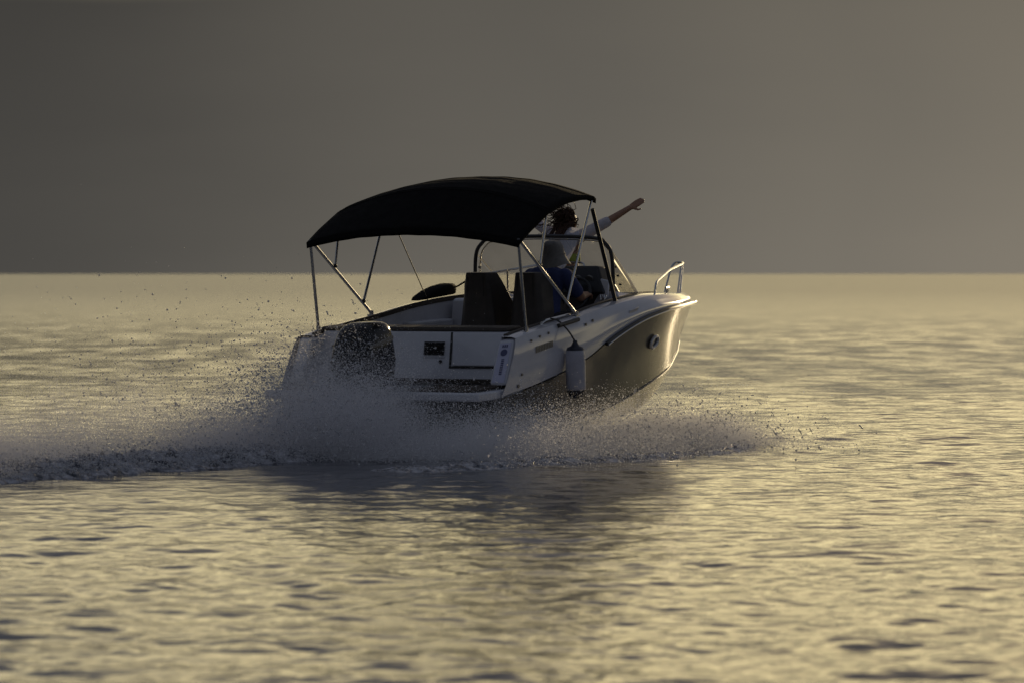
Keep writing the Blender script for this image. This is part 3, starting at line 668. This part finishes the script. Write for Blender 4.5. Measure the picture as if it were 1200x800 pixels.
tee = [((1.60,-.47,1.16),.172,(1.62,-.47,1.36),.160), ((1.62,-.47,1.36),.160,(1.67,-.475,1.54),.162), ((1.67,-.56,1.585),.118,(1.67,-.38,1.585),.118),
       (shR,.086,tuple(Vector(shR)*.28+Vector(elR)*.72),.072), (shL,.086,tuple(Vector(shL)*.28+Vector(elL)*.72),.072), ((1.69,-.48,1.60),.085,(1.72,-.48,1.665),.072)]
capsules('t_shirt', [(rel(a), ra, rel(b_), rb) for a, ra, b_, rb in tee], .010, 'tee', man, 4)
sh = []
for sy in (-1, 1): sh.append((rel((1.60,-.47+sy*.085,1.18)),.112,rel((1.92,-.47+sy*.125,1.17)),.088))
capsules('shorts', sh, .012, 'shorts', man, 4)
hc = Vector(rel(hd)); hp = [(.168,-.122),(.163,-.112),(.138,-.068),(.112,-.028),(.108,.03),(.098,.078),(.074,.106),(.032,.117)]
rings = []
for r_, z_ in hp:
    rings.append([(hc.x-.005+r_*1.08*math.cos(a)+z_*-.12, hc.y+r_*math.sin(a), hc.z+z_+(.014*math.sin(3*a+1)+.02*math.cos(a) if r_ > .125 else .005*math.sin(5*a))) for a in np.linspace(0, 2*math.pi, 29)[:-1]])
hb = MB(); hb.loft(rings, caps=False); hb.f.append(tuple(range(7*28, 8*28))); hb.build('bucket_hat', 'hatm', man, smooth=60, solid=.005, subsurf=1)
hb = MB(); hb.tube([(hc.x+.005+.125*math.cos(a), hc.y+.116*math.sin(a), hc.z-.012) for a in np.linspace(0, 2*math.pi, 29)], .006, 6, caps=False); hb.build('hat_band', 'hatm', man)

# passenger standing in the bow with arms spread
fbse = Vector((3.30,.19,sole_z)); rel = lambda p: tuple(Vector(p)-fbse)
wh = Vector((3.33,.195,2.095))
shR, elR, wrR = (3.30,.045,1.945), (3.45,-.185,2.085), (3.60,-.375,2.225)
shL, elL, wrL = (3.30,.355,1.955), (3.40,.60,2.065), (3.50,.81,2.17)
cap_w = [((3.31,.19,1.46),.125,(3.31,.19,1.55),.115), ((3.31,.19,1.55),.110,(3.30,.19,1.72),.088), ((3.30,.17,1.74),.092,(3.30,.21,1.74),.092), ((3.30,.14,1.86),.085,(3.30,.25,1.86),.085), ((3.30,.11,1.93),.058,(3.30,.29,1.935),.058),
         ((3.30,.195,1.95),.048,(3.32,.195,2.04),.042), ((wh.x,wh.y,wh.z+.015),.082,(wh.x+.02,wh.y,wh.z-.035),.068), ((wh.x+.045,wh.y,wh.z-.06),.042,(wh.x+.055,wh.y,wh.z-.07),.035), ((wh.x+.085,wh.y,wh.z),.010,(wh.x+.10,wh.y,wh.z-.02),.012),
         (shR,.052,elR,.042),(elR,.043,wrR,.029),(shL,.052,elL,.042),(elL,.043,wrL,.029)]
for sy in (-1, 1):
    cap_w += [((3.31,.19+sy*.085,1.46),.098,(3.32,.19+sy*.09,1.08),.060), ((3.32,.19+sy*.09,1.08),.058,(3.29,.19+sy*.09,.73),.036), ((3.28,.19+sy*.09,.685),.036,(3.44,.19+sy*.10,.672),.028)]
dR = (Vector(wrR)-Vector(elR)).normalized(); dL = (Vector(wrL)-Vector(elL)).normalized()
sR = Vector((-.35,.1,-1)); sR = (sR-dR*sR.dot(dR)).normalized(); sL = Vector((-.35,-.1,-1)); sL = (sL-dL*sL.dot(dL)).normalized()
cap_w += hand(wrR, dR, sR.cross(dR), sR, 1.0, .10) + hand(wrL, dL, dL.cross(sL), sL, 1.0, .10)
wom = capsules('person', [(rel(a), ra, rel(b_), rb) for a, ra, b_, rb in cap_w], .0075, 'skin'); place(wom, fbse)
tag(wom, 'person with wild brown hair and white shirt standing with arms spread', 'person')
mid = lambda a, b_, t_: tuple(Vector(a)*(1-t_)+Vector(b_)*t_)
slv = [(shR,.066,mid(shR,elR,.98),.056), (shL,.066,mid(shL,elL,.98),.056), ((3.30,.08,1.925),.072,(3.30,.32,1.93),.072), ((3.285,.15,1.86),.086,(3.285,.25,1.86),.086)]
capsules('sleeves', [(rel(a), ra, rel(b_), rb) for a, ra, b_, rb in slv], .009, 'shirt', wom, 4)
# shirt back blown aft by the wind
rows = []
for i in range(15):
    t_ = i/14; row = []
    for j in range(17):
        s_ = j/16; y = .02+.36*s_
        bl = .46*t_**1.25*(1-.30*abs(s_-.45)); z = 2.045-.47*t_+.05*t_*math.sin(s_*9+1)-.05*(2*s_-.7)**2*(1-t_)
        x = 3.185-bl+.035*t_*math.sin(s_*11+t_*5)+.04*(2*s_-1)**2
        row.append(rel((x, .5*(y-.2)*(1-.2*t_)+.5*(y-.2)+.19-.06*t_, z)))
    rows.append(row)
b = MB(); b.grid(rows); b.build('shirt_back', 'shirt', wom, smooth=80, solid=.003, subsurf=1)
def band(z0, z1, rx, ry, c, m_, nm):
    rg = [[(c[0]+rx*k2*math.cos(a), c[1]+ry*k2*math.sin(a), z) for a in np.linspace(0, 2*math.pi, 33)[:-1]] for z, k2 in ((z0,.96),(z0+.01,1),(z1-.01,1),(z1,.96))]
    b = MB(); b.loft(rg, caps=False); b.build(nm, m_, wom, smooth=60, solid=.004)
band(1.685-sole_z, 1.765-sole_z, .102, .122, (0.0,0,0), 'bikini', 'bikini_top')
capsules('shorts', [(rel((3.31,.19,1.42)),.140,rel((3.31,.19,1.50)),.130), (rel((3.31,.105,1.44)),.110,rel((3.32,.10,1.28)),.092), (rel((3.31,.275,1.44)),.110,rel((3.32,.28,1.28)),.092)], .012, 'shorts', wom, 4)
hr = MB(); g = random.Random(11); hcn = Vector(rel(wh))+Vector((-.015,0,.02))
for i in range(300):
    th, ph = g.uniform(0, 2*math.pi), g.uniform(-.95, 1.45)
    nrm = Vector((math.cos(ph)*math.cos(th), math.cos(ph)*math.sin(th), math.sin(ph)))
    if nrm.x > .45 and ph < .7: continue
    p = hcn+nrm*.072; v = (nrm*.9+Vector((-.5,.35,-.05))).normalized(); pts = [p]; fr_ = g.uniform(18, 34); am = g.uniform(.012, .024); L_ = g.uniform(.025, .115) if i % 6 else g.uniform(.16, .34)
    ax = v.orthogonal().normalized(); ay = v.cross(ax); p0_ = g.random()*6.28
    for k_ in range(1, 10):
        s_ = k_/9*L_; grav = Vector((-.35*s_, .25*s_, -1.6*s_*s_ if i % 6 else .1*s_))
        pts.append(p+v*s_+grav+(ax*math.cos(fr_*s_*3+p0_)+ay*math.sin(fr_*s_*3+p0_))*am*min(1, k_/3))
    r0 = g.uniform(.008, .014) if i % 6 else .0055
    hr.tube(pts, r0, 5, r1=.0015)
hr.sphere(tuple(hcn+Vector((-.02,0,0))), .080, 14, 10)
for k_ in range(26):      # thick lower curls behind the neck
    y = g.uniform(-.08, .08); p = hcn+Vector((-.085,y,-.02)); hr.tube([p+Vector((-.03*q+g.uniform(-.012,.012), .012*q+g.uniform(-.014,.014), -.035*q)) for q in range(6)], .015, 5, r1=.003)
hr.build('hair', 'hair', wom, smooth=60)

# ------------------------------------------------------------------ spray and wake
def spray_mat(name, col, rough, tr, gloss):
    m = mat(name, col, rough, transl=tr, spec=gloss); return m
M['mist'] = spray_mat('fine_spray', (.93, .92, .93), .5, .50, .3)
M['drop'] = spray_mat('water_drops', (.55, .55, .57), .12, .25, .9)
def cloud(name, pts, rad, m, label):
    """water drops as real spheres: a point cloud from mesh points with their own radii"""
    me = bpy.data.meshes.new(name); me.vertices.add(len(pts)); me.vertices.foreach_set('co', np.ascontiguousarray(pts, dtype=np.float32).ravel())
    at = me.attributes.new('rad', 'FLOAT', 'POINT'); at.data.foreach_set('value', np.ascontiguousarray(np.minimum(rad, .0105), dtype=np.float32))
    o = bpy.data.objects.new(name, me); COL.objects.link(o); me.materials.append(M[m])
    ng = bpy.data.node_groups.new(name, 'GeometryNodeTree')
    ng.interface.new_socket('Geometry', in_out='INPUT', socket_type='NodeSocketGeometry'); ng.interface.new_socket('Geometry', in_out='OUTPUT', socket_type='NodeSocketGeometry')
    gi = ng.nodes.new('NodeGroupInput'); go = ng.nodes.new('NodeGroupOutput'); mp = ng.nodes.new('GeometryNodeMeshToPoints')
    na = ng.nodes.new('GeometryNodeInputNamedAttribute'); na.data_type = 'FLOAT'; na.inputs[0].default_value = 'rad'
    sm = ng.nodes.new('GeometryNodeSetMaterial'); sm.inputs['Material'].default_value = M[m]
    ng.links.new(gi.outputs[0], mp.inputs['Mesh']); ng.links.new(na.outputs[0], mp.inputs['Radius']); ng.links.new(mp.outputs[0], sm.inputs[0]); ng.links.new(sm.outputs[0], go.inputs[0])
    o.modifiers.new('drops', 'NODES').node_group = ng
    tag(o, label, 'spray', kind='stuff'); return o
def boat2world(P): return P@BMn[:3, :3].T+BMn[:3, 3]
def lumpy(P, g, n=40, size=.35, depth=.6, seed=0):
    """thin the points out in random soft holes so that the spray has clumps and streaks"""
    gg = np.random.default_rng(seed); lo, hi = P.min(0), P.max(0); keep = np.ones(len(P))
    for _ in range(n):
        c = gg.uniform(lo, hi); d2 = (((P-c)/np.array([size*1.6, size, size*.6]))**2).sum(1); keep *= 1-depth*np.exp(-d2)
    return P[gg.random(len(P)) < keep]
g = rng
def hull_sheet(n, sgn, u0, u1, out, up, V, tmin=0.0):
    u = g.uniform(u0, u1, n); y0 = np.interp(u, chin[:, 0], chin[:, 1])*.9; z0 = np.interp(u, [0, 3.6], [.02, -.08])
    o_ = g.uniform(*out, n); w_ = g.uniform(*up, n)*g.beta(2, 1.5, n)*1.4; v_ = g.uniform(*V, n)
    fl = (w_+np.sqrt(w_*w_+2*9.8*(z0+.10)))/9.8 if False else 2*w_/9.8+.06
    t_ = fl*g.uniform(tmin, 1, n)**.8
    return np.stack([u-v_*t_, sgn*(y0+o_*t_), z0+w_*t_-4.9*t_*t_], 1)
def jet(n, c, spread, vel, vs, life):
    p = np.array(c)+g.normal(size=(n, 3))*np.array(spread); v = np.array(vel)+g.normal(size=(n, 3))*np.array(vs); t_ = g.uniform(0, life, n)[:, None]
    q = p+v*t_; q[:, 2] -= 4.9*t_[:, 0]**2; return q
def above(P, zmin=.0): return P[P[:, 2] > zmin]

# starboard and port bow sheets
A1 = np.vstack([hull_sheet(800000, -1, -.6, 3.4, (1.0, 5.0), (.6, 2.7), (2, 6)), hull_sheet(300000, -1, 2.5, 3.6, (3.0, 6.2), (.6, 1.9), (.3, 3.0)), jet(190000, (-.7,-1.1,.05), (.5,.3,.08), (-1.5,-1.0,1.7), (1.0,.8,.7), .45)])
A1 = above(boat2world(lumpy(A1, g, 60, .35, .6, 1)))
cloud('bow_spray', A1, g.lognormal(math.log(.0015), .5, len(A1)), 'mist', 'sheet of golden lit spray thrown out along the near side of the hull')
A2 = above(boat2world(hull_sheet(90000, 1, .0, 3.3, (2.0, 5.5), (.8, 2.2), (2, 6))))
cloud('bow_spray', A2, g.lognormal(math.log(.0022), .38, len(A2)), 'mist', 'spray thrown out along the far side of the hull')
# plume behind the transom
B1 = np.vstack([jet(560000, (-1.35,-.08,.05), (.22,.32,.05), (-.8,.0,2.75), (.8,.75,.8), .55), jet(18000, (-.9,.7,.05), (.25,.3,.05), (-1.2,.4,1.9), (.9,.8,.7), .5), jet(160000,(-1.1,-.6,.05),(.3,.35,.05),(-2,-.3,1.3),(1.1,.8,.5),.4)])
B1 = above(boat2world(lumpy(B1, g, 40, .25, .55, 2)))
cloud('stern_spray', B1, g.lognormal(math.log(.0015), .5, len(B1)), 'mist', 'grey violet plume of spray boiling up behind the outboard motor')
# long low mist over the wake behind the boat
n = 1000000; s_ = g.uniform(.8, 11, n); hgt = np.interp(s_, [.8, 3, 7, 11], [.56, .50, .42, .30])
P = np.stack([-s_, g.normal(.95, .36, n)+.1*np.sin(s_*1.7), np.abs(g.normal(0, 1, n))**1.1*hgt*.55], 1)
P[:, 2] *= 1+.25*np.sin(s_*2.1)+.2*np.sin(s_*5.3+P[:, 1]*3)
Pw = lumpy(P, g, 60, .5, .6, 3); Pw = Pw@np.array(Matrix.Rotation(R(90-HEAD), 3, 'Z')).T
Pw += np.array(BO); Pw = above(Pw)
cloud('wake_mist', Pw, g.lognormal(math.log(.0017), .35, len(Pw)), 'mist', 'low grey mist hanging over the wake behind the boat')
# separate flying drops
Dq = np.vstack([jet(2600, (-1.2,.7,.2), (.4,.5,.1), (-3.0,1.1,3.2), (1.4,.9,1.0), .62), jet(1500, (-1.3,.3,.3), (.3,.3,.1), (-1.5,.0,3.6), (.9,.7,.7), .5), jet(900, (-1.5,.2,.5), (.2,.25,.2), (-.6,-.2,2.6), (.5,.6,.5), .35)])
Dw = above(boat2world(Dq))
cloud('flying_drops', Dw, g.lognormal(math.log(.0045), .45, len(Dw)), 'drop', 'loose dark water drops flying up off the stern')
Dq = np.vstack([hull_sheet(5000, -1, .2, 3.5, (2.0, 6.5), (.8, 2.6), (1, 6))]); Dw = above(boat2world(Dq))
cloud('flying_drops', Dw, g.lognormal(math.log(.0055), .4, len(Dw)), 'drop', 'sparkling drops scattered through the spray beside the hull')

# torn strings of water: short chains of drops along their flight
def strings(seed, vel, n):
    out = []
    for p, v in zip(seed, vel):
        k_ = g.integers(6, n); L_ = g.uniform(.03, .14); v = v/np.linalg.norm(v); t_ = np.linspace(0, L_, k_)[:, None]
        q = p+v*t_; q[:, 2] -= 2.5*t_[:, 0]**2; out.append(q+g.normal(0, .0025, q.shape))
    return np.vstack(out)
sd = np.vstack([hull_sheet(1500, -1, .0, 3.5, (1.5, 6.0), (.8, 2.6), (1, 6)), jet(900, (-1.1,.1,.05), (.3,.45,.05), (-1.2,.1,2.8), (.9,.9,.8), .5)])
vl = np.stack([-g.uniform(.5, 3, len(sd)), g.normal(-.4, 1.0, len(sd)), g.normal(.6, 1.2, len(sd))], 1)
St = above(boat2world(strings(sd, vl, 16)))
cloud('water_strings', St, g.lognormal(math.log(.0040), .35, len(St)), 'drop', 'torn strings and clots of water inside the spray round the hull')

# churned foam surface of the wake
def foam_material():
    m = bpy.data.materials.new('churned_water'); m.use_nodes = True
    nt = m.node_tree; N = nt.nodes; L = nt.links; b = N['Principled BSDF']
    tc = N.new('ShaderNodeTexCoord'); n = N.new('ShaderNodeTexNoise'); n.inputs['Scale'].default_value = 7; n.inputs['Detail'].default_value = 7; n.inputs['Roughness'].default_value = .7
    L.new(tc.outputs['Object'], n.inputs['Vector'])
    cr = N.new('ShaderNodeValToRGB'); L.new(n.outputs['Fac'], cr.inputs[0]); cr.color_ramp.elements[0].position = .40; cr.color_ramp.elements[0].color = (.07, .075, .09, 1); cr.color_ramp.elements[1].position = .60; cr.color_ramp.elements[1].color = (.58, .57, .60, 1)
    L.new(cr.outputs[0], b.inputs['Base Color']); b.inputs['Roughness'].default_value = .12; b.inputs['IOR'].default_value = 1.333
    n2 = N.new('ShaderNodeTexNoise'); n2.inputs['Scale'].default_value = 22; n2.inputs['Detail'].default_value = 5; L.new(tc.outputs['Object'], n2.inputs['Vector'])
    bp = N.new('ShaderNodeBump'); bp.inputs['Distance'].default_value = .03; L.new(n2.outputs['Fac'], bp.inputs['Height']); L.new(bp.outputs[0], b.inputs['Normal'])
    return m
M['foam'] = foam_material()
def vnoise(X, Y, seed):
    gg = np.random.default_rng(seed); T = gg.random((256, 256)); xi = np.floor(X).astype(int); yi = np.floor(Y).astype(int); fx = X-xi; fy = Y-yi
    fx = fx*fx*(3-2*fx); fy = fy*fy*(3-2*fy); q = lambda i, j: T[i % 256, j % 256]
    return (q(xi, yi)*(1-fx)+q(xi+1, yi)*fx)*(1-fy)+(q(xi, yi+1)*(1-fx)+q(xi+1, yi+1)*fx)*fy
def foam_strip(name, path, width, hmax, label, seed, na=900, nb=110):
    """turbulent ridge following a ground path [(x,y,half width scale)]"""
    P = spline([(p[0], p[1], 0) for p in path], na); T = np.gradient(P, axis=0); T /= np.linalg.norm(T, axis=1)[:, None]; Nn = np.stack([-T[:, 1], T[:, 0]], 1)
    wv = np.interp(np.linspace(0, 1, na), np.linspace(0, 1, len(path)), [p[2] for p in path])*width
    c = np.linspace(-1, 1, nb); X = P[:, 0:1]+Nn[:, 0:1]*wv[:, None]*c; Y = P[:, 1:2]+Nn[:, 1:2]*wv[:, None]*c
    rd = lambda f, sd: 1-np.abs(2*vnoise(X*f, Y*f, sd)-1)
    wx, wy = .25*vnoise(X*3, Y*3, seed+7), .25*vnoise(X*3, Y*3, seed+8); X0, Y0 = X, Y; X, Y = X+wx, Y+wy
    nz = .30*vnoise(X*2.6, Y*2.6, seed)+.26*rd(5, seed+1)**2+.24*rd(11, seed+2)**2+.18*rd(23, seed+3)**1.5+.10*vnoise(X*45, Y*45, seed+4); X, Y = X0, Y0
    env = np.clip(1-np.abs(c)[None, :]**3, 0, 1)*np.clip(np.minimum(np.linspace(0, 1, na), np.linspace(1, 0, na))/.06, 0, 1)[:, None]
    Z = (nz-.18)*hmax*env*1.5-.03*(1-env)
    b = MB(); b.grid([[(X[i, j], Y[i, j], Z[i, j]) for j in range(nb)] for i in range(na)])
    o = b.build(name, 'foam', None, smooth=80); tag(o, label, 'foam', kind='stuff'); return o
st0 = W((-.7, 0, 0)); back = Vector((-math.sin(R(HEAD)), -math.cos(R(HEAD)), 0))
foam_strip('wake_foam', [(st0.x+back.x*s-.38, st0.y+back.y*s+.22, k) for s, k in ((-.2,.9),(1.5,1.0),(4,1.05),(7,1.1),(11,1.2))], .74, .14, 'churned dark water of the wake trailing behind the stern', 21)
sp = [W((3.0,-1.9,0)), W((2.1,-2.35,0)), W((1.0,-2.6,0)), W((-.5,-2.6,0)), W((-2.2,-2.3,0)), W((-4.2,-1.9,0))]
foam_strip('spray_foam', [(p.x, p.y, k) for p, k in zip(sp, (.25,.6,.9,1,1.0,1))], .36, .055, 'line of broken foam where the near bow spray lands on the sea', 41, 600, 60)
nf = 26000; s_ = g.uniform(-.2, 11, nf)
Fq = np.stack([-.7-s_, g.uniform(-.3, 1.1, nf), g.exponential(.045, nf)+.03], 1)@np.array(Matrix.Rotation(R(90-HEAD), 3, 'Z')).T+np.array(BO)
cloud('foam_flecks', Fq, g.lognormal(math.log(.0042), .4, nf), 'drop', 'bright flecks of water jumping over the churned wake')
